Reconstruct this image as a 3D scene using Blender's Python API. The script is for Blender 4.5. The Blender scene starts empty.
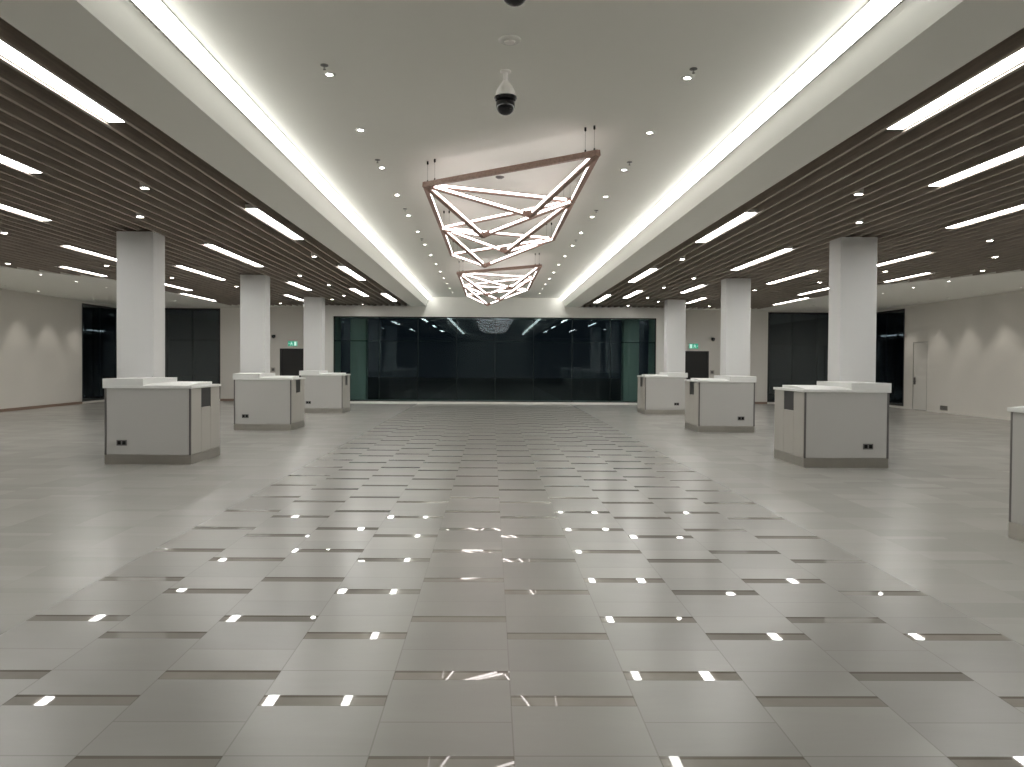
import bpy, bmesh, math, random
from mathutils import Vector, Matrix, Euler
random.seed(7)
C = bpy.context.scene.collection
XC = 0.14            # centre line of the hall (camera stands a little left of it)
ORD = ['nearest', 'second', 'third', 'fourth', 'fifth', 'sixth', 'seventh', 'eighth', 'ninth', 'tenth', 'eleventh',
       'twelfth', 'thirteenth', 'fourteenth', 'fifteenth', 'sixteenth', 'seventeenth']

# ------------------------------------------------------------------ materials
def new_mat(name):
    m = bpy.data.materials.new(name); m.use_nodes = True
    nt = m.node_tree; nt.nodes.clear()
    out = nt.nodes.new('ShaderNodeOutputMaterial')
    return m, nt, out

def mat(name, col, rough=0.5, metal=0.0, noise=0.0, nscale=8.0, spec=0.5, bump=0.0):
    m, nt, out = new_mat(name)
    b = nt.nodes.new('ShaderNodeBsdfPrincipled')
    b.inputs['Roughness'].default_value = rough
    b.inputs['Metallic'].default_value = metal
    b.inputs['Specular IOR Level'].default_value = spec
    tc = nt.nodes.new('ShaderNodeTexCoord')
    n = nt.nodes.new('ShaderNodeTexNoise'); n.inputs['Scale'].default_value = nscale
    n.inputs['Detail'].default_value = 4
    nt.links.new(tc.outputs['Object'], n.inputs['Vector'])
    r = nt.nodes.new('ShaderNodeMapRange')
    r.inputs['To Min'].default_value = 1 - noise; r.inputs['To Max'].default_value = 1 + noise
    nt.links.new(n.outputs['Fac'], r.inputs['Value'])
    v = nt.nodes.new('ShaderNodeVectorMath'); v.operation = 'SCALE'
    v.inputs[0].default_value = col
    nt.links.new(r.outputs[0], v.inputs['Scale'])
    nt.links.new(v.outputs[0], b.inputs['Base Color'])
    if bump:
        bp = nt.nodes.new('ShaderNodeBump'); bp.inputs['Strength'].default_value = bump
        nt.links.new(n.outputs['Fac'], bp.inputs['Height']); nt.links.new(bp.outputs[0], b.inputs['Normal'])
    nt.links.new(b.outputs[0], out.inputs[0])
    return m

def emit(name, col, strength):
    m, nt, out = new_mat(name)
    e = nt.nodes.new('ShaderNodeEmission')
    e.inputs[0].default_value = (*col, 1); e.inputs[1].default_value = strength
    nt.links.new(e.outputs[0], out.inputs[0])
    return m

def glass(name, tint, refl):
    m, nt, out = new_mat(name)
    t = nt.nodes.new('ShaderNodeBsdfTransparent'); t.inputs[0].default_value = (*tint, 1)
    g = nt.nodes.new('ShaderNodeBsdfGlossy'); g.inputs['Roughness'].default_value = 0.01
    g.inputs['Color'].default_value = (0.8, 0.92, 1, 1)
    mx = nt.nodes.new('ShaderNodeMixShader')
    f = nt.nodes.new('ShaderNodeFresnel'); f.inputs[0].default_value = 1.5
    mu = nt.nodes.new('ShaderNodeMath'); mu.operation = 'MULTIPLY'; mu.inputs[1].default_value = refl
    nt.links.new(f.outputs[0], mu.inputs[0]); nt.links.new(mu.outputs[0], mx.inputs[0])
    nt.links.new(t.outputs[0], mx.inputs[1]); nt.links.new(g.outputs[0], mx.inputs[2])
    nt.links.new(mx.outputs[0], out.inputs[0])
    return m

def wood(name, col):
    m, nt, out = new_mat(name)
    b = nt.nodes.new('ShaderNodeBsdfPrincipled'); b.inputs['Roughness'].default_value = 0.55
    tc = nt.nodes.new('ShaderNodeTexCoord')
    mp = nt.nodes.new('ShaderNodeMapping'); mp.inputs['Scale'].default_value = (14, 0.6, 14)
    n = nt.nodes.new('ShaderNodeTexNoise'); n.inputs['Scale'].default_value = 3; n.inputs['Detail'].default_value = 6
    cr = nt.nodes.new('ShaderNodeValToRGB')
    cr.color_ramp.elements[0].position = 0.3; cr.color_ramp.elements[1].position = 0.7
    cr.color_ramp.elements[0].color = (*[c * 0.8 for c in col], 1)
    cr.color_ramp.elements[1].color = (*[c * 1.15 for c in col], 1)
    nt.links.new(tc.outputs['Object'], mp.inputs[0]); nt.links.new(mp.outputs[0], n.inputs['Vector'])
    nt.links.new(n.outputs['Fac'], cr.inputs[0]); nt.links.new(cr.outputs[0], b.inputs['Base Color'])
    nt.links.new(b.outputs[0], out.inputs[0])
    return m

def floor_mat():
    m, nt, out = new_mat('polished stone floor')
    L = nt.links
    def M(op, a, b=None, c=None):
        n = nt.nodes.new('ShaderNodeMath'); n.operation = op
        for i, v in enumerate((a, b, c)):
            if v is None: continue
            if isinstance(v, (int, float)): n.inputs[i].default_value = v
            else: L.new(v, n.inputs[i])
        return n.outputs[0]
    def mixc(f, a, b):
        n = nt.nodes.new('ShaderNodeMix'); n.data_type = 'RGBA'
        L.new(f, n.inputs[0]) if not isinstance(f, float) else None
        for i, v in ((6, a), (7, b)):
            if isinstance(v, tuple): n.inputs[i].default_value = (*v, 1)
            else: L.new(v, n.inputs[i])
        return n.outputs[2]
    geo = nt.nodes.new('ShaderNodeNewGeometry')
    sp = nt.nodes.new('ShaderNodeSeparateXYZ'); L.new(geo.outputs['Position'], sp.inputs[0])
    x, y = sp.outputs[0], sp.outputs[1]
    xs = M('DIVIDE', M('ADD', x, 0.497), 0.6)
    col = M('FLOOR', xs); fx = M('SUBTRACT', xs, col)
    par = M('FLOORED_MODULO', col, 2.0)                       # 0 = A, 1 = B
    yy = M('ADD', M('SUBTRACT', y, 3.155), M('MULTIPLY', par, 0.30))
    ys = M('DIVIDE', yy, 0.88)
    row = M('FLOOR', ys); t = M('MULTIPLY', M('SUBTRACT', ys, row), 0.88)
    band = M('MULTIPLY', M('GREATER_THAN', x, -2.90), M('LESS_THAN', x, 3.10))
    strip = M('MULTIPLY', M('GREATER_THAN', t, 0.765), band)
    edge = M('MULTIPLY', M('GREATER_THAN', t, 0.855), band)    # dark line at the far side of the strip
    # joints
    jx = M('LESS_THAN', M('MINIMUM', fx, M('SUBTRACT', 1.0, fx)), 0.0055)
    jy = M('LESS_THAN', M('ABSOLUTE', M('SUBTRACT', t, 0.30)), 0.004)
    jy2 = M('LESS_THAN', M('ABSOLUTE', M('SUBTRACT', t, 0.765)), 0.003)
    jo = M('MAXIMUM', jx, M('MAXIMUM', jy, jy2))
    # per-piece random
    seg = M('ADD', M('GREATER_THAN', t, 0.30), M('GREATER_THAN', t, 0.765))
    cb = nt.nodes.new('ShaderNodeCombineXYZ'); L.new(col, cb.inputs[0]); L.new(row, cb.inputs[1]); L.new(seg, cb.inputs[2])
    wn = nt.nodes.new('ShaderNodeTexWhiteNoise'); L.new(cb.outputs[0], wn.inputs['Vector'])
    rnd = wn.outputs['Value']
    # soft marbling
    mp = nt.nodes.new('ShaderNodeMapping'); mp.inputs['Scale'].default_value = (0.5, 2.2, 1)
    L.new(geo.outputs['Position'], mp.inputs[0])
    nz = nt.nodes.new('ShaderNodeTexNoise'); nz.inputs['Scale'].default_value = 1.6; nz.inputs['Detail'].default_value = 7
    nz.inputs['Roughness'].default_value = 0.65; nz.inputs['Distortion'].default_value = 0.6
    off = nt.nodes.new('ShaderNodeVectorMath'); off.operation = 'MULTIPLY_ADD'
    L.new(wn.outputs['Color'], off.inputs[0]); off.inputs[1].default_value = (6, 6, 6); L.new(mp.outputs[0], off.inputs[2])
    L.new(off.outputs[0], nz.inputs['Vector'])
    tile = mixc(nz.outputs['Fac'], (0.25, 0.243, 0.222), (0.315, 0.308, 0.285))
    slab = mixc(nz.outputs['Fac'], (0.32, 0.311, 0.289), (0.375, 0.366, 0.343))
    base = mixc(band, slab, tile)
    nz2 = nt.nodes.new('ShaderNodeTexNoise'); nz2.inputs['Scale'].default_value = 9; nz2.inputs['Detail'].default_value = 8
    L.new(geo.outputs['Position'], nz2.inputs['Vector'])
    stc = mixc(nz2.outputs['Fac'], (0.30, 0.275, 0.24), (0.42, 0.395, 0.36))
    vr = nt.nodes.new('ShaderNodeMapRange'); vr.inputs['To Min'].default_value = 0.9; vr.inputs['To Max'].default_value = 1.06
    L.new(rnd, vr.inputs['Value'])
    sc = nt.nodes.new('ShaderNodeVectorMath'); sc.operation = 'SCALE'; L.new(base, sc.inputs[0]); L.new(vr.outputs[0], sc.inputs['Scale'])
    c1 = mixc(M('MULTIPLY', strip, M('ADD', 0.2, M('MULTIPLY', rnd, 0.7))), sc.outputs[0], stc)
    c2 = mixc(M('MULTIPLY', edge, 0.68), c1, (0.14, 0.12, 0.10))
    jam = M('MULTIPLY', jo, M('ADD', 0.12, M('MULTIPLY', band, 0.55)))
    c3 = mixc(jam, c2, (0.16, 0.15, 0.13))
    b = nt.nodes.new('ShaderNodeBsdfPrincipled')
    L.new(c3, b.inputs['Base Color'])
    # honed tiles in the middle, polished strips, polished slabs on the sides
    rg = M('ADD', 0.26, M('MULTIPLY', band, M('SUBTRACT', 0.02, M('MULTIPLY', strip, 0.26))))
    L.new(M('MAXIMUM', rg, 0.02), b.inputs['Roughness'])
    b.inputs['IOR'].default_value = 1.5
    L.new(b.outputs[0], out.inputs[0])
    return m

M_ = dict(
    white=mat('white plaster', (0.74, 0.735, 0.70), 0.8, noise=0.01),
    ceil=mat('white painted ceiling', (0.90, 0.90, 0.85), 0.85, noise=0.01),
    wall=mat('warm white wall', (0.72, 0.695, 0.65), 0.75, noise=0.015, nscale=2),
    column=mat('white column paint', (0.76, 0.765, 0.76), 0.6, noise=0.01),
    plenum=mat('dark plenum paint', (0.05, 0.045, 0.04), 0.9),
    slat=wood('brown slat veneer', (0.40, 0.345, 0.295)),
    laminate=mat('grey laminate', (0.50, 0.495, 0.475), 0.45, noise=0.01),
    side=mat('beige laminate', (0.45, 0.435, 0.40), 0.45, noise=0.01),
    corian=mat('white solid surface', (0.82, 0.83, 0.81), 0.3),
    steel=mat('brushed steel', (0.50, 0.48, 0.44), 0.28, 1.0, noise=0.12, nscale=3),
    trim=mat('dark grey edge trim', (0.16, 0.155, 0.15), 0.4, 0.3),
    screen=mat('dark recess', (0.055, 0.055, 0.055), 0.3),
    black=mat('black plastic', (0.015, 0.015, 0.016), 0.25),
    dome=mat('black dome plastic', (0.01, 0.01, 0.012), 0.08),
    frame=mat('black aluminium frame', (0.02, 0.021, 0.022), 0.4, 0.2),
    skirt=mat('brown skirting', (0.26, 0.18, 0.14), 0.5),
    copper=wood('rose brown metal', (0.36, 0.235, 0.19)),
    cam=mat('white camera housing', (0.92, 0.89, 0.86), 0.35),
    door=mat('white door leaf', (0.70, 0.68, 0.64), 0.5),
    ddoor=mat('black door leaf', (0.012, 0.012, 0.012), 0.35),
    asphalt=mat('dark asphalt', (0.05, 0.05, 0.05), 0.8, noise=0.2),
    chrome=mat('satin metal', (0.45, 0.45, 0.44), 0.25, 1.0),
    floor=floor_mat(),
    glass=glass('green tinted glass', (0.64, 0.75, 0.73), 0.85),
    wglass=glass('dark window glass', (0.30, 0.33, 0.33), 2.2),
    cove=emit('cove light strip', (1.0, 0.99, 0.93), 6.6),
    panel=emit('slot light diffuser', (1.0, 0.985, 0.94), 15),
    lamp=emit('downlight lens', (1.0, 0.97, 0.9), 40),
    spot=emit('spot lens', (1.0, 0.97, 0.9), 50),
    led=emit('pendant light strip', (1.0, 0.92, 0.90), 4.5),
    green=emit('exit sign green', (0.03, 0.28, 0.17), 0.7),
    signwhite=emit('exit sign white', (0.6, 0.9, 0.75), 0.6),
    farlamp=emit('distant lamp', (1.0, 0.9, 0.75), 0.6),
)

# ------------------------------------------------------------------ mesh helpers
def box(bm, x0, x1, y0, y1, z0, z1, mtx=None):
    if x0 > x1: x0, x1 = x1, x0
    vs = [bm.verts.new((x, y, z)) for z in (z0, z1) for x, y in ((x0, y0), (x1, y0), (x1, y1), (x0, y1))]
    for f in ((3, 2, 1, 0), (4, 5, 6, 7), (0, 1, 5, 4), (1, 2, 6, 5), (2, 3, 7, 6), (3, 0, 4, 7)):
        bm.faces.new([vs[i] for i in f])
    if mtx is not None:
        for v in vs: v.co = mtx @ v.co
    return vs

def prism(bm, pts, y0, y1):
    """closed outline pts in (x,z), extruded along y"""
    a = [bm.verts.new((x, y0, z)) for x, z in pts]; b = [bm.verts.new((x, y1, z)) for x, z in pts]
    n = len(pts)
    bm.faces.new(a); bm.faces.new(b[::-1])
    for i in range(n):
        j = (i + 1) % n; bm.faces.new((a[j], a[i], b[i], b[j]))

def lathe(bm, prof, seg=20, c=(0, 0, 0)):
    rings = []
    for r, z in prof:
        if r < 1e-6: rings.append([bm.verts.new((c[0], c[1], c[2] + z))])
        else: rings.append([bm.verts.new((c[0] + r * math.cos(2 * math.pi * k / seg), c[1] + r * math.sin(2 * math.pi * k / seg), c[2] + z)) for k in range(seg)])
    for a, b in zip(rings, rings[1:]):
        for k in range(seg):
            j = (k + 1) % seg
            if len(a) == 1 and len(b) == 1: continue
            if len(a) == 1: bm.faces.new((a[0], b[j], b[k]))
            elif len(b) == 1: bm.faces.new((a[k], a[j], b[0]))
            else: bm.faces.new((a[k], a[j], b[j], b[k]))

def obj(name, bm, m, parent=None, bevel=0.0, smooth=False):
    bmesh.ops.recalc_face_normals(bm, faces=bm.faces)
    me = bpy.data.meshes.new(name); bm.to_mesh(me); bm.free()
    me.materials.append(M_[m] if isinstance(m, str) else m)
    if smooth:
        for p in me.polygons: p.use_smooth = True
    o = bpy.data.objects.new(name, me); C.objects.link(o)
    if parent: o.parent = parent
    if bevel:
        b = o.modifiers.new('bevel', 'BEVEL'); b.width = bevel; b.segments = 2; b.limit_method = 'ANGLE'
    return o

def boxo(name, m, *a, parent=None, bevel=0.0):
    bm = bmesh.new(); box(bm, *a); return obj(name, bm, m, parent, bevel)

def thing(name, label, cat, loc=(0, 0, 0), group=None, kind=None):
    o = bpy.data.objects.new(name, None); C.objects.link(o)
    o.location = loc; o.empty_display_size = 0.1
    tag(o, label, cat, group, kind); return o

def tag(o, label=None, cat=None, group=None, kind=None):
    if label: o['label'] = label
    if cat: o['category'] = cat
    if group: o['group'] = group
    if kind: o['kind'] = kind
    return o

def copy_tree(o, parent=None):
    c = o.copy(); C.objects.link(c); c.parent = parent
    for ch in list(o.children): copy_tree(ch, c)
    return c

# ------------------------------------------------------------------ room shell
Y0, YB, YP = -7.0, 31.7, 30.4        # rear wall, back wall, glazed portal
HW = 15.5; ZS = 3.87; ZC = 4.21
XL, XR = XC - HW, XC + HW
S = lambda o, n=None, label=None: tag(o, label, None, None, 'structure')

S(boxo('floor', 'floor', XL, XR, Y0, YB, -0.1, 0.0))
# centre ceiling: raised field, sloped reveals and flat soffits beside it
bm = bmesh.new()
pts = []
for s in (-1, 1):
    prism(bm, [(XC + s * 3.34, 3.85), (XC + s * 3.34, 4.4), (XC + s * 2.645, 4.4), (XC + s * 2.645, 4.10), (XC + s * 2.72, 3.85)], Y0, YB)
box(bm, XC - 2.645, XC + 2.645, Y0, YB, ZC, 4.4)
S(obj('ceiling', bm, 'ceil'))
# plain white ceilings outside the slatted fields (diagonal inner edge nearer than y = 21.5)
def outer_edge(y): return 10.65 + max(0, (21.5 - y)) * 0.467
for s, nm in ((-1, 'left'), (1, 'right')):
    bm = bmesh.new()
    ys = [YB, 21.5, 11.2]
    outl = [(XC + s * 10.66, YB), (XC + s * HW, YB), (XC + s * HW, 11.1), (XC + s * 10.66, 21.5)]
    a = [bm.verts.new((x, y, 3.86)) for x, y in outl]; b = [bm.verts.new((x, y, 4.4)) for x, y in outl]
    bm.faces.new(a); bm.faces.new(b[::-1])
    for i in range(4):
        j = (i + 1) % 4; bm.faces.new((a[j], a[i], b[i], b[j]))
    S(obj('ceiling_outer_' + nm, bm, 'ceil'))
    # slatted ceiling field
    root = thing('ceiling_slatted_' + nm, None, None, kind='structure')
    bm = bmesh.new(); k = 1
    while True:
        c = 3.34 + 0.242 * k
        if c > 15.3: break
        yend = YB - 0.7 if c < 10.62 else 21.5 - (c - 10.65) / 0.467
        box(bm, XC + s * (c - 0.019), XC + s * (c + 0.019), Y0 + 0.02, yend, ZS, ZS + 0.2)
        k += 1
    obj('slats', bm, 'slat', root)
    boxo('edge_board', 'slat', XC + s * 3.345, XC + s * 3.375, Y0 + 0.02, YB - 0.7, ZS, ZS + 0.2, parent=root)
    boxo('backing', 'plenum', XC + s * 3.35, XC + s * 15.45, Y0 + 0.02, 11.0, 4.12, 4.16, parent=root)
    bm = bmesh.new()
    outl = [(XC + s * 3.35, 11.0), (XC + s * 15.45, 11.0), (XC + s * 10.62, 21.4), (XC + s * 10.62, YB - 0.7), (XC + s * 3.35, YB - 0.7)]
    a = [bm.verts.new((x, y, 4.12)) for x, y in outl]; b = [bm.verts.new((x, y, 4.16)) for x, y in outl]
    bm.faces.new(a); bm.faces.new(b[::-1])
    for i in range(5):
        j = (i + 1) % 5; bm.faces.new((a[j], a[i], b[i], b[j]))
    obj('backing', bm, 'plenum', root)
    # plaster strip between the slat ends and the back wall
    S(boxo('trim_' + ('1' if s < 0 else '2'), 'ceil', XC + s * 3.34, XC + s * 10.66, YB - 0.7, YB, 3.86, 4.4))

# side walls with the glazed corner, back wall, rear wall
YW = 29.0
for s, nm in ((-1, 'left'), (1, 'right')):
    bm = bmesh.new()
    x0, x1 = XC + s * HW, XC + s * (HW + 0.25)
    if s > 0:      # door opening in right wall
        box(bm, x0, x1, Y0, 27.45, 0, 4.4); box(bm, x0, x1, 28.4, YW, 0, 4.4); box(bm, x0, x1, 27.45, 28.4, 2.5, 4.4)
    else:
        box(bm, x0, x1, Y0, YW, 0, 4.4)
    box(bm, x0, x1, YW, YB + 0.25, 3.78, 4.4)
    box(bm, x0, x1, YW, YB + 0.25, -0.1, 0.08)
    S(obj('wall_' + nm, bm, 'wall'))
    if s < 0: S(boxo('baseboard_left', 'skirt', x0, x0 - s * 0.015, Y0, YW, 0, 0.09))
    else:
        bm = bmesh.new(); box(bm, x0 - 0.015, x0, Y0, 27.4, 0, 0.07); box(bm, x0 - 0.015, x0, 28.45, YW, 0, 0.07)
        S(obj('baseboard_right', bm, 'wall'))
bm = bmesh.new()
yb0, yb1 = YB, YB + 0.25
for s in (-1, 1):
    box(bm, XC + s * 6.75, XC + s * 7.85, yb0, yb1, 0, 4.4)
    box(bm, XC + s * 7.85, XC + s * 8.84, yb0, yb1, 2.17, 4.4)
    box(bm, XC + s * 8.84, XC + s * 11.28, yb0, yb1, 0, 4.4)
    box(bm, XC + s * 11.28, XC + s * HW, yb0, yb1, 3.80, 4.4)
    box(bm, XC + s * 11.28, XC + s * HW, yb0, yb1, -0.1, 0.08)
S(obj('wall_back', bm, 'wall'))
for i, s in enumerate((-1, 1)):
    S(boxo('baseboard_back_' + ('left' if s < 0 else 'right'), 'skirt', XC + s * 8.9, XC + s * 11.28, YB - 0.015, YB, 0, 0.09))
S(boxo('wall_rear', 'wall', XL - 0.25, XR + 0.25, Y0 - 0.25, Y0, -0.1, 4.4))
# white portal round the big glass wall
bm = bmesh.new()
GW = 6.39
box(bm, XC - 6.75, XC - GW, YP, YB + 0.25, 0, 3.44); box(bm, XC + GW, XC + 6.75, YP, YB + 0.25, 0, 3.44)
box(bm, XC - 6.75, XC + 6.75, YP, YB + 0.25, 3.44, 3.86); box(bm, XC - 3.34, XC + 3.34, YP, YP + 0.2, 3.86, 4.21)
box(bm, XC - GW, XC + GW, YP - 0.02, YB + 0.25, 0, 0.085)
S(obj('wall_portal', bm, 'white'))

def window(n, name_label, axis, a0, a1, z0, z1, at, mull, trans, g, thick=0.06, depth=0.1, sgn=1):
    """axis 'x': spans x at y=at ; axis 'y': spans y at x=at"""
    root = thing('window_%d' % n, None, None, kind='structure')
    def bx(bm, p0, p1, q0, q1, d0, d1):
        if axis == 'x': box(bm, p0, p1, at + d0, at + d1, q0, q1)
        else: box(bm, at + d0 * sgn, at + d1 * sgn, p0, p1, q0, q1)
    bm = bmesh.new()
    bx(bm, a0, a0 + thick, z0, z1, 0, depth); bx(bm, a1 - thick, a1, z0, z1, 0, depth)
    bx(bm, a0 + thick, a1 - thick, z0, z0 + thick, 0, depth); bx(bm, a0 + thick, a1 - thick, z1 - thick, z1, 0, depth)
    obj('window_frame', bm, 'frame', root)
    for m_ in mull:
        bm = bmesh.new(); bx(bm, m_ - thick / 2, m_ + thick / 2, z0 + thick, z1 - thick, 0, depth)
        obj('mullion', bm, 'frame', root)
    if trans is not None:
        bm = bmesh.new(); bx(bm, a0 + thick, a1 - thick, trans - thick / 2, trans + thick / 2, 0.01, depth - 0.01)
        obj('transom', bm, 'frame', root)
    bm = bmesh.new(); bx(bm, a0 + thick, a1 - thick, z0 + thick, z1 - thick, -0.004, 0.008)
    obj('pane', bm, g, root)
    return root
window(1, '', 'x', XC - GW, XC + GW, 0.085, 3.44, YP + 0.12, [XC + (k - 3.5) * 1.53 - 0.05 - 0.715 + 0.0 for k in range(0, 9)][1:8], 2.47, 'glass', 0.035, 0.08)
window(2, '', 'x', XC - HW, XC - 11.28, 0.08, 3.80, YB + 0.03, [XC - 12.42, XC - 13.45, XC - 14.5], 2.49, 'wglass', 0.08)
window(3, '', 'x', XC + 11.28, XC + HW, 0.08, 3.80, YB + 0.03, [XC + 12.3, XC + 13.35, XC + 14.4], 2.49, 'wglass', 0.08)
window(4, '', 'y', YW, YB, 0.08, 3.78, XC - HW, [30.35], None, 'wglass', 0.08, sgn=-1)
window(5, '', 'y', YW, YB, 0.08, 3.78, XC + HW, [30.35], None, 'wglass', 0.08, sgn=1)

# doors
for n, s in ((1, -1), (2, 1)):
    root = thing('door_%d' % n, None, None, kind='structure')
    bm = bmesh.new()
    for a, b, z0, z1 in ((7.85, 7.90, 0, 2.17), (8.79, 8.84, 0, 2.17), (7.90, 8.79, 2.12, 2.17)):
        box(bm, XC + s * a, XC + s * b, YB, YB + 0.12, z0, z1)
    obj('door_frame', bm, 'frame', root)
    boxo('door_leaf', 'ddoor', XC + s * 7.90, XC + s * 8.79, YB + 0.05, YB + 0.09, 0.01, 2.12, parent=root)
    boxo('door_handle', 'chrome', XC + s * 8.62, XC + s * 8.74, YB + 0.01, YB + 0.03, 1.02, 1.04, parent=root)
root = thing('door_3', None, None, kind='structure')
xr = XC + HW
bm = bmesh.new()
box(bm, xr - 0.005, xr + 0.1, 27.45, 27.48, 0, 2.5); box(bm, xr - 0.005, xr + 0.1, 28.37, 28.4, 0, 2.5); box(bm, xr - 0.005, xr + 0.1, 27.48, 28.37, 2.47, 2.5)
obj('door_frame', bm, 'side', root)
boxo('door_leaf', 'door', xr + 0.02, xr + 0.06, 27.485, 28.365, 0.012, 2.465, parent=root)
bm = bmesh.new(); box(bm, xr - 0.01, xr + 0.02, 28.24, 28.32, 0.93, 1.19); box(bm, xr - 0.05, xr - 0.01, 28.16, 28.29, 1.04, 1.065)
obj('door_handle', bm, 'trim', root)

# outside: ground, two pillars and a few distant lamps
S(boxo('ground', 'asphalt', -60, 60, YB + 0.25, 90, -0.25, -0.1))
for s, w in ((-1, 'left'), (1, 'right')):
    tag(boxo('outdoor_pillar', 'white', XC + s * 5.4, XC + s * 6.05, YB + 0.55, YB + 1.1, -0.1, 3.9, bevel=0.01),
        'pale pillar standing outside behind the %s end of the big glass wall' % w, 'pillar')

# ------------------------------------------------------------------ columns
cn = ['nearest', 'middle', 'farthest']
for s, nm in ((-1, 'left'), (1, 'right')):
    for k, y in enumerate((13.4, 19.95, 26.65)):
        tag(boxo('column', 'column', XC + s * 6.0 - (0.05 if s > 0 else 0), XC + s * 6.64 - (0.05 if s > 0 else 0), y, y + 0.47, 0, ZS - 0.004, bevel=0.006),
            'square white column rising behind the %s grey counter on the %s' % (cn[k], nm), 'column', 'white columns')

# ------------------------------------------------------------------ counters
def make_counter(s, label, sock):
    """local origin at front-inner floor corner line: x = s*(c-4.85), y from front"""
    root = thing('service_counter', label, 'counter', group='grey service counters')
    X = lambda v: s * v
    bx = lambda n, m, a, b, y0, y1, z0, z1, bev=0.0: boxo(n, m, X(a), X(b), y0, y1, z0, z1, parent=root, bevel=bev)
    W, D = 1.35, 1.28
    bx('skirting', 'steel', 0.0, W, 0.0, D, 0.0, 0.15)
    bx('body', 'laminate', 0.012, W - 0.012, 0.012, D - 0.012, 0.15, 1.195)
    bx('front_panel', 'laminate', 0.035, W - 0.035, 0.0, 0.012, 0.155, 1.19)
    bm = bmesh.new()
    box(bm, X(0.004), X(0.032), 0.0, 0.014, 0.15, 1.195)
    obj('edge_trim', bm, 'trim', root)
    bx('edge_trim', 'trim', W - 0.03, W, 0.0, 0.014, 0.15, 1.195)
    for (y0, y1) in ((0.02, 0.43), (0.438, 0.85), (0.858, 1.275)):
        mid = abs(y0 - 0.438) < 0.01
        o = bx('side_panel', 'side', 0.0, 0.012, y0, y1, 0.155, 0.87 if mid else 1.19)
        if mid:
            sc = bx('display_recess', 'screen', 0.004, 0.012, y0 + 0.005, y1 - 0.005, 0.88, 1.19)
    # double socket
    so = boxo('socket', 'trim', X(sock - 0.08), X(sock + 0.08), -0.008, 0.0, 0.295, 0.385, parent=root)
    for dx in (-0.038, 0.038):
        boxo('socket_face', 'black', X(sock + dx - 0.026), X(sock + dx + 0.026), -0.013, -0.008, 0.312, 0.368, parent=so)
    bx('countertop', 'corian', -0.02, W + 0.02, -0.02, D + 0.02, 1.195, 1.235, 0.004)
    # raised ledge, set back
    bx('raised_ledge', 'corian', 0.14, W + 0.01, 0.5, D + 0.02, 1.235, 1.275, 0.003)
    # sloped writing shelf
    bm = bmesh.new()
    a = [bm.verts.new((X(x), y, z)) for x in (0.03, 0.74) for y, z in ((-0.015, 1.235), (-0.015, 1.24), (0.38, 1.275), (0.5, 1.275), (0.5, 1.235))]
    bm.faces.new(a[:5]); bm.faces.new(a[5:][::-1])
    for i in range(5):
        j = (i + 1) % 5; bm.faces.new((a[j], a[i], a[5 + i], a[5 + j]))
    obj('writing_shelf', bm, 'corian', root)
    bm = bmesh.new()
    box(bm, X(0.74), X(W + 0.02), -0.022, 0.5, 1.235, 1.345)
    box(bm, X(0.74), X(W + 0.02), 0.5, D + 0.015, 1.275, 1.345)
    obj('upstand', bm, 'corian', root, bevel=0.003)
    return root
for s, nm in ((-1, 'left'), (1, 'right')):
    lab = ['grey service counter with white top around the %s column on the %s' % (cn[k], nm) for k in range(3)]
    proto = make_counter(s, lab[0], 1.08 if s < 0 else 1.02)
    for k, y in enumerate((12.1, 18.15, 24.4) if s < 0 else (12.1, 18.3, 24.7)):
        o = proto if k == 0 else copy_tree(proto)
        o.location = (XC + s * 4.85 - (0.04 if s > 0 else 0), y, 0); o['label'] = lab[k]
    if s > 0:
        o = copy_tree(proto); o.location = (4.925, 7.24, 0); o.rotation_euler = (0, 0, -math.pi / 2)
        o['label'] = 'grey service counter cut off by the right edge, closest to the viewer'

# ------------------------------------------------------------------ cove lights
for s, nm in ((-1, 'left'), (1, 'right')):
    root = thing('cove_light', 'long white light strip running along the %s edge of the raised ceiling' % nm, 'light strip', (XC + s * 2.6, 0, 4.04), 'ceiling edge light strips')
    bm = bmesh.new(); prism(bm, [(s * 0.04, 0.06), (s * 0.04, 0.166), (-s * 0.08, 0.166), (-s * 0.075, 0.16), (s * 0.025, 0.06)], -6.5, YP - 0.05)
    obj('channel', bm, 'white', root)
    bm = bmesh.new(); prism(bm, [(s * 0.022, 0.06), (s * 0.028, 0.063), (-s * 0.07, 0.164), (-s * 0.077, 0.160)], -6.48, YP - 0.07)
    obj('diffuser', bm, 'cove', root)

# ------------------------------------------------------------------ slot lights between the slats
panels = [(3.70, 4.5, 7.38), (3.70, 11.45, 14.3), (3.70, 18.3, 21.3), (3.70, 25.4, 28.5), (4.44, 23.8, 26.5),
          (5.65, 6.5, 9.4), (5.65, 15.0, 18.45), (5.85, 22.0, 24.4), (7.3, 9.7, 12.6), (7.55, 18.4, 21.5),
          (7.05, 26.2, 28.6), (8.5, 15.3, 17.6), (9.75, 22.0, 24.8), (10.4, 18.7, 20.8), (10.4, 25.9, 29.0)]
off_view_fill = [(9.7, 6.0, 9.0), (12.3, 3.0, 6.0), (12.3, 10.0, 13.0), (10.6, 12.0, 15.0), (13.0, 13.2, 15.6), (7.3, 2.5, 5.5)]  # unseen slot lights, added to keep the side walls and counters lit
def snap(c): return 3.34 + 0.242 * (math.floor((c - 3.34) / 0.242) + 0.5)
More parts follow.
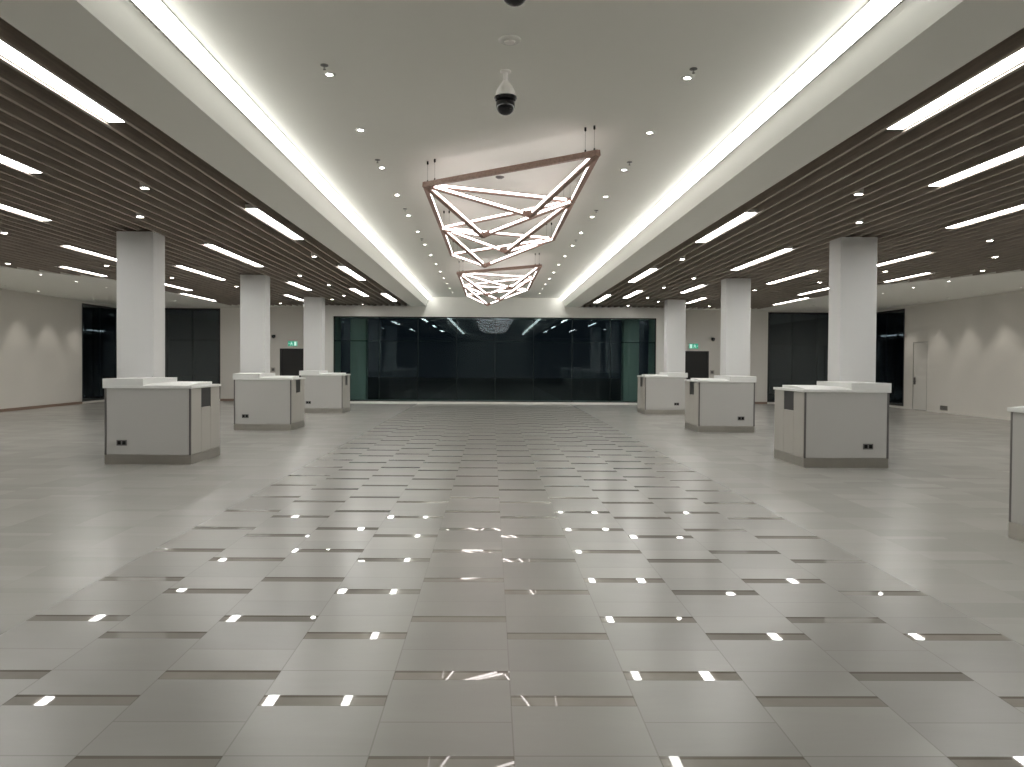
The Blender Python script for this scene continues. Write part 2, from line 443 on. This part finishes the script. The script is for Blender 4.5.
def make_panel(s, c, y0, y1, label):
    root = thing('slot_light', label, 'ceiling light', (XC + s * snap(c), y0, ZS + 0.02), 'slot lights in the slatted ceilings')
    L_ = y1 - y0
    bm = bmesh.new()
    box(bm, -0.098, 0.098, 0, L_, 0.012, 0.06); box(bm, -0.098, -0.085, 0, L_, 0.0, 0.012); box(bm, 0.085, 0.098, 0, L_, 0.0, 0.012)
    box(bm, -0.085, 0.085, 0, 0.012, 0.0, 0.012); box(bm, -0.085, 0.085, L_ - 0.012, L_, 0.0, 0.012)
    obj('housing', bm, 'white', root)
    boxo('diffuser', 'panel', -0.084, 0.084, 0.013, L_ - 0.013, 0.001, 0.0115, parent=root)
for s, nm in ((-1, 'left'), (1, 'right')):
    inner = sorted([p for p in panels if p[0] == 3.70], key=lambda p: p[1])
    rest = sorted([p for p in panels if p[0] != 3.70], key=lambda p: p[1] + p[2])
    for i, p in enumerate(inner):
        make_panel(s, *p, 'slot light at the inner edge of the %s slatted ceiling, %s from the viewer' % (nm, ORD[i]))
    if s > 0: rest = [(5.40, 6.6, 9.68) if p[1] == 6.5 else p for p in rest]
    for i, p in enumerate(rest):
        make_panel(s, *p, 'slot light deeper in the %s slatted ceiling, %s from the viewer' % (nm, ORD[i]))
    for p in off_view_fill:
        make_panel(s, *p, 'added fill light built as a slot light in the %s slatted ceiling, out of view' % nm)

# ------------------------------------------------------------------ spots between the slats
spots = [(4.65, 10.1), (5.63, 12.1), (8.73, 13.75), (10.2, 15.8), (11.5, 18.1), (9.2, 18.35), (8.7, 20.9), (7.75, 23.25),
         (3.95, 16.5), (5.1, 20.15), (4.87, 22.6), (5.08, 26.15), (5.78, 27.75), (5.08, 29.9), (8.4, 29.8)]
def make_spot(loc, label):
    root = thing('spotlight', label, 'spotlight', loc, 'small spotlights between the ceiling slats')
    bm = bmesh.new(); lathe(bm, [(0.0, 0.16), (0.055, 0.16), (0.06, 0.15), (0.06, 0.0), (0.052, 0.0), (0.045, 0.03), (0.0, 0.032)], 16)
    obj('lamp_body', bm, 'cam', root, smooth=False)
    bm = bmesh.new(); lathe(bm, [(0.0, 0.002), (0.044, 0.006), (0.044, 0.014), (0, 0.014)], 16)
    obj('lens', bm, 'spot', root)
    return root
proto = make_spot((0, 0, 0), '')
first = True
for s, nm in ((-1, 'left'), (1, 'right')):
    for i, (c, y) in enumerate(sorted(spots, key=lambda p: p[1])):
        o = proto if first else copy_tree(proto); first = False
        o.location = (XC + s * snap(c), y, ZS + 0.0)
        o['label'] = 'tiny bright spotlight between the %s ceiling slats, %s from the viewer' % (nm, ORD[i])

# ------------------------------------------------------------------ round downlights
def make_down(label, group):
    root = thing('downlight', label, 'downlight', (0, 0, 0), group)
    bm = bmesh.new(); lathe(bm, [(0.030, 0.0), (0.030, -0.007), (0.044, -0.011), (0.06, -0.005), (0.06, 0.0)], 20)
    obj('trim_ring', bm, 'white', root)
    bm = bmesh.new(); lathe(bm, [(0.0, -0.003), (0.029, -0.003), (0.029, -0.001), (0, -0.001)], 20)
    obj('lens', bm, 'lamp', root)
    return root
dproto = make_down('', 'recessed downlights in the centre ceiling'); first = True
for s, nm in ((-1, 'left'), (1, 'right')):
    for i in range(14):
        y = 6.96 + 1.65 * i
        if y > 29: break
        o = dproto if first else copy_tree(dproto); first = False
        o.location = (XC + s * 1.61, y, ZC)
        o['label'] = 'small round downlight in the raised ceiling, %s in the row %s of the chandeliers' % (ORD[i], nm)
for s, nm in ((-1, 'left'), (1, 'right')):
    for c, ys_, lab in ((14.8, (18.1, 19.85, 21.6, 23.3, 25.05, 26.8, 28.5), 'washing the %s wall' % nm), (11.9, (20.2, 21.9, 23.6, 25.3, 27.0, 28.7), 'beside the edge of the %s slats' % nm)):
        for i, y in enumerate(ys_):
            if s < 0 and c > 14 and y < 21: pass
            o = copy_tree(dproto); o.location = (XC + s * c, y, 3.86)
            o['group'] = 'downlights in the outer white ceilings'
            o['label'] = 'faint round downlight %s, %s in its row' % (lab, ORD[i])
            if c > 14:     # wall-washing beam of that same fitting
                l = bpy.data.lights.new('downlight_beam', 'SPOT'); l.energy = 38; l.spot_size = math.radians(75); l.spot_blend = 0.6
                l.color = (1, 0.94, 0.85); l.shadow_soft_size = 0.04
                lo = bpy.data.objects.new('beam', l); C.objects.link(lo); lo.parent = o; lo.location = (0, 0, -0.012)

# ------------------------------------------------------------------ sprinklers, detector, sensor
def make_sprinkler(label):
    root = thing('sprinkler', label, 'sprinkler', group='ceiling sprinklers')
    bm = bmesh.new(); lathe(bm, [(0, -0.006), (0.008, -0.006), (0.008, -0.035), (0.014, -0.037), (0.014, -0.04), (0.0, -0.04)], 14)
    obj('stem', bm, 'chrome', root)
    bm = bmesh.new(); lathe(bm, [(0, 0), (0.034, 0), (0.034, -0.006), (0, -0.008)], 14)
    obj('cover_plate', bm, 'trim', root)
    return root
sp = make_sprinkler(''); first = True
for s, nm in ((-1, 'left'), (1, 'right')):
    for i in range(4):
        o = sp if first else copy_tree(sp); first = False
        o.location = (XC + s * 1.61, 6.75 + 3.12 * i, ZC)
        o['label'] = 'small metal sprinkler head on the raised ceiling, %s in the %s row' % (ORD[i], nm)
root = thing('smoke_detector', 'round white detector on the ceiling between the two dome cameras', 'detector', (0.13, 6.18, ZC))
bm = bmesh.new(); lathe(bm, [(0, 0), (0.088, 0), (0.088, -0.012), (0.075, -0.02), (0.05, -0.022), (0.05, -0.016), (0.0, -0.016)], 28)
obj('base', bm, 'white', root, smooth=False)
bm = bmesh.new(); lathe(bm, [(0, -0.016), (0.046, -0.016), (0.04, -0.03), (0, -0.033)], 24); obj('sensor_cap', bm, 'cam', root)
bm = bmesh.new(); lathe(bm, [(0, 0), (0.06, 0), (0.06, -0.015), (0.03, -0.03), (0, -0.03)], 20)
o = obj('ceiling_sensor', bm, 'trim'); o.location = (0.10, 10.7, ZC)
tag(o, 'tiny dark sensor disc on the ceiling above the near chandelier', 'sensor')

# ------------------------------------------------------------------ dome cameras
def make_cam(label):
    root = thing('dome_camera', label, 'security camera', group='hanging dome cameras')
    bm = bmesh.new(); lathe(bm, [(0, 0), (0.045, 0), (0.045, -0.012), (0.02, -0.018), (0.02, -0.10), (0.024, -0.11), (0.0, -0.11)], 20)
    obj('mount', bm, 'cam', root, smooth=False)
    bm = bmesh.new(); lathe(bm, [(0.0, -0.085), (0.026, -0.085), (0.034, -0.10), (0.06, -0.135), (0.078, -0.17), (0.084, -0.205), (0.084, -0.222), (0, -0.222)], 28)
    obj('housing', bm, 'cam', root, smooth=False)
    bm = bmesh.new(); lathe(bm, [(0, -0.218), (0.094, -0.218), (0.096, -0.228), (0.086, -0.245), (0.0, -0.245)], 28)
    obj('collar', bm, 'black', root)
    bm = bmesh.new(); lathe(bm, [(0.0, -0.24), (0.079, -0.24), (0.079, -0.29)] + [(0.079 * math.cos(a), -0.29 - 0.079 * math.sin(a)) for a in [math.pi / 2 * k / 8 for k in range(1, 9)]], 28)
    obj('dome', bm, 'dome', root, smooth=True)
    return root
c1 = make_cam('black and white dome camera hanging from the ceiling before the near chandelier'); c1.location = (0.11, 6.85, ZC); c1.scale = (1.05, 1.05, 1.05)
c2 = copy_tree(c1); c2.location = (0.13, 4.76, ZC); c2['label'] = 'dome camera at the top edge of the picture, only its black tip showing'

# ------------------------------------------------------------------ chandeliers
ZT, ZL = 3.84, 3.45
N = dict(L1=(-.84, 9.62, ZT), R1=(1.10, 8.12, ZT), R2=(1.09, 10.5, ZT), L2=(-.83, 12.7, ZT), L3=(-.83, 15.75, ZT), R3=(1.085, 13.7, ZT),
         P1=(-.13, 10.87, ZL - 0.03), Q1=(.48, 9.72, ZL + 0.04), P2=(-.13, 14.0, ZL - 0.06), Q2=(.22, 12.3, ZL - 0.045))
N = {k: (v[0] * 1.03, v[1] * 1.03, 1.626 + (v[2] - 1.626) * 1.03) for k, v in N.items()}
ZT = N['L1'][2]
# bar, side that carries light: 'in' / 'both'
BARS = [('L1', 'R1', 'far'), ('L1', 'L2', 'right'), ('R1', 'R2', 'left'), ('L1', 'P1', 'both'), ('L1', 'Q1', 'both'), ('L1', 'R2', 'both'),
        ('R1', 'Q1', 'both'), ('Q1', 'R2', 'both'), ('L2', 'R2', 'both'), ('P1', 'R2', 'both'), ('L2', 'P1', 'both'),
        ('L2', 'L3', 'right'), ('R2', 'R3', 'left'), ('L2', 'P2', 'both'), ('L2', 'Q2', 'both'), ('L2', 'R3', 'both'), ('R2', 'Q2', 'both'),
        ('Q2', 'R3', 'both'), ('L3', 'R3', 'both'), ('P2', 'R3', 'both'), ('L3', 'P2', 'both')]
def make_chandelier(label):
    o0 = Vector((XC, 12.0, ZT))
    root = thing('chandelier', label, 'chandelier', o0, 'angular pendant chandeliers')
    for a, b, side in BARS:
        A = Vector(N[a]) - o0; B = Vector(N[b]) - o0
        d = (B - A); ln = d.length; d.normalize()
        sd = d.cross(Vector((0, 0, 1))).normalized(); up = sd.cross(d).normalized()
        mt = Matrix(((sd.x, d.x, up.x, A.x), (sd.y, d.y, up.y, A.y), (sd.z, d.z, up.z, A.z), (0, 0, 0, 1)))
        w, h = 0.027, 0.032
        bm = bmesh.new(); box(bm, -w, w, -0.02, ln + 0.02, -h, h, mt)
        bar = obj('bar', bm, 'copper', root)
        sides = []
        inward = {'right': Vector((1, 0, 0)), 'left': Vector((-1, 0, 0)), 'far': Vector((0, 1, 0))}.get(side)
        for q in (-1, 1):
            if inward is None or (sd * q).dot(inward) > 0: sides.append(q)
        for q in sides:
            bm = bmesh.new(); box(bm, q * (w - 0.002), q * (w + 0.002), 0.12, ln - 0.11, -h + 0.022, h - 0.012, mt)
            obj('light_strip', bm, 'led', bar)
    for k in ('L1', 'R1', 'R2', 'L2', 'L3', 'R3'):
        p = Vector(N[k]) - o0; sx = 1 if k[0] == 'L' else -1
        for dx, dy in ((0.03, 0.06), (0.13, -0.02) if k in ('L1',) else (0.12, 0.05)):
            if k == 'R1': dy = dx * 0.74 - 0.0
            if k == 'L1': dy = -dx * 0.74 * 1.0 if dx > 0.1 else 0.02
            bm = bmesh.new(); q = p + Vector((sx * dx, dy, 0))
            box(bm, q.x - 0.002, q.x + 0.002, q.y - 0.002, q.y + 0.002, 0.02, ZC - ZT - 0.004)
            wv = obj('suspension_wire', bm, 'chrome', root)
            bm = bmesh.new(); lathe(bm, [(0, 0), (0.012, 0), (0.012, -0.035), (0.004, -0.045), (0, -0.045)], 10, (q.x, q.y, ZC - ZT))
            obj('ceiling_anchor', bm, 'black', wv)
            bm = bmesh.new(); lathe(bm, [(0, 0.065), (0.008, 0.06), (0.01, 0.025), (0, 0.025)], 10, (q.x, q.y, 0)); obj('cable_grip', bm, 'black', wv)
    return root
ch = make_chandelier('near angular chandelier of brown bars with white light strips')
c2 = copy_tree(ch); c2.location = (XC, 12.0 + 9.66, ZT); c2['label'] = 'farther angular chandelier of lit bars, hanging toward the dark glass wall'

# ------------------------------------------------------------------ exit signs, wall cameras, switches, wall vent
def exit_sign(loc, label, s):
    root = thing('exit_sign', label, 'exit sign', loc, 'green exit signs')
    boxo('sign_box', 'white', -0.20, 0.20, -0.05, 0, -0.11, 0.11, parent=root)
    f = boxo('sign_face', 'green', -0.19, 0.19, -0.056, -0.05, -0.10, 0.10, parent=root)
    bm = bmesh.new()
    m = lambda x: x * s
    y0, y1 = -0.060, -0.056
    def poly(pts):
        a = [bm.verts.new((m(x), y0, z)) for x, z in pts]; b = [bm.verts.new((m(x), y1, z)) for x, z in pts]
        bm.faces.new(a); bm.faces.new(b[::-1])
        for i in range(len(pts)):
            j = (i + 1) % len(pts); bm.faces.new((a[j], a[i], b[i], b[j]))
    poly([(0.06, -0.08), (0.155, -0.08), (0.155, 0.08), (0.06, 0.08)])                     # doorway
    obj('doorway_symbol', bm, 'signwhite', root); bm = bmesh.new()
    poly([(-0.045 + 0.018 * math.cos(t), 0.06 + 0.018 * math.sin(t)) for t in [math.pi * k / 4 for k in range(8)]])
    poly([(-0.07, 0.04), (-0.03, 0.035), (-0.035, -0.02), (-0.07, -0.015)])                # torso
    poly([(-0.035, 0.035), (0.01, 0.015), (0.005, 0.003), (-0.035, 0.018)])                # arm forward
    poly([(-0.07, 0.035), (-0.105, 0.01), (-0.098, 0.0), (-0.068, 0.018)])                 # arm back
    poly([(-0.05, -0.015), (-0.03, -0.015), (0.005, -0.045), (-0.01, -0.085), (-0.022, -0.08), (-0.015, -0.048)])
    poly([(-0.07, -0.012), (-0.05, -0.018), (-0.075, -0.06), (-0.115, -0.07), (-0.115, -0.055), (-0.085, -0.045)])
    poly([(-0.18, 0.0), (-0.15, 0.025), (-0.15, 0.008), (-0.125, 0.008), (-0.125, -0.008), (-0.15, -0.008), (-0.15, -0.025)])
    obj('running_figure_symbol', bm, 'signwhite', root)
exit_sign((-8.16, YB, 2.37), 'green running figure exit sign above the black door on the left', 1)
exit_sign((8.33, YB, 2.37), 'green running figure exit sign above the black door on the right', -1)
for x, z, nm in ((-8.93, 2.66, 'left'), (9.12, 2.66, 'right')):
    root = thing('wall_camera', 'small black camera on the back wall beside the %s black door' % nm, 'security camera', (x, YB, z), 'black wall cameras')
    boxo('bracket', 'black', -0.05, 0.05, -0.04, 0, -0.03, 0.07, parent=root)
    bm = bmesh.new(); lathe(bm, [(0, 0.06), (0.075, 0.05), (0.08, 0.0), (0.06, -0.05), (0.03, -0.075), (0, -0.08)], 18, (0, -0.11, 0)); obj('dome', bm, 'dome', root, smooth=True)
for x, nm in ((-8.97, 'left'), (9.12, 'right')):
    root = thing('wall_switch', 'small grey switch plate on the wall beside the %s black door' % nm, 'switch', (x, YB, 1.3), 'wall switches')
    boxo('plate', 'steel', -0.09, 0.09, -0.012, 0, -0.09, 0.09, parent=root, bevel=0.003); boxo('rocker', 'trim', -0.05, 0.05, -0.02, -0.012, -0.05, 0.05, parent=root)
root = thing('wall_vent', 'small grey grille low on the right wall beside the white door', 'vent', (XC + HW, 26.4, 0.17))
boxo('vent_frame', 'steel', -0.012, 0, -0.22, 0.22, -0.08, 0.08, parent=root)
bm = bmesh.new()
for k in range(5): box(bm, -0.016, -0.012, -0.2, 0.2, -0.066 + k * 0.028, -0.052 + k * 0.028)
obj('louvres', bm, 'trim', root)
# ------------------------------------------------------------------ world, camera
w = bpy.data.worlds.new('night'); bpy.context.scene.world = w; w.use_nodes = True
w.node_tree.nodes['Background'].inputs[0].default_value = (0.35, 0.45, 0.7, 1); w.node_tree.nodes['Background'].inputs[1].default_value = 0.010

F = 769.0
yaw, pitch, roll = 0.010, 0.0165, 0.0062
cd = bpy.data.cameras.new('camera'); cam = bpy.data.objects.new('camera', cd); C.objects.link(cam)
cd.sensor_fit = 'HORIZONTAL'; cd.sensor_width = 36; cd.lens = F / 1024 * 36; cd.clip_end = 300
cam.location = (0, 0, 1.626)
R = Matrix.Rotation(-yaw, 3, 'Z') @ Matrix.Rotation(math.pi / 2 - pitch, 3, 'X') @ Matrix.Rotation(roll, 3, 'Z')
cam.rotation_euler = R.to_euler()
d = R.transposed() @ Vector((0, 1, 0)); u, v = d.x / -d.z, d.y / -d.z
cd.shift_x = (512 + F * u - 491.5) / 1024
cd.shift_y = (363 - 383.5 + F * v) / 1024
bpy.context.scene.camera = cam
def proj(p):
    q = R.transposed() @ (Vector(p) - cam.location); return (512 + F * q.x / -q.z - cd.shift_x * 1024, 383.5 - F * q.y / -q.z + cd.shift_y * 1024)
for nm, p in (('horizon L', (-600, 1000, 1.626)), ('horizon R', (600, 1000, 1.626)), ('L1 bl 105,464', (XC - 6.2, 12.1, 0)), ('R1 br 888,468', (XC + 6.2, 12.1, 0)),
              ('glass TL 332,316', (XC - GW, YP + .1, 3.44)), ('glass TR 656.5,317.6', (XC + GW, YP + .1, 3.44)),
              ('slat L 0,18..', (XC - 3.34, 4.5, ZS)), ('colL1 top 155,232', (XC - 6.0, 13.4, ZS))):
    print('PROJ', nm, [round(t, 1) for t in proj(p)])

sc = bpy.context.scene
sc.view_settings.view_transform = 'Standard'; sc.view_settings.look = 'None'; sc.view_settings.gamma = 1; sc.view_settings.use_curve_mapping = False
sc.view_settings.exposure = 0.72
sc.cycles.max_bounces = 8; sc.cycles.diffuse_bounces = 5; sc.cycles.glossy_bounces = 4; sc.cycles.transparent_max_bounces = 8
sc.cycles.use_light_tree = True; sc.cycles.use_denoising = True
sc.cycles.sample_clamp_indirect = 4
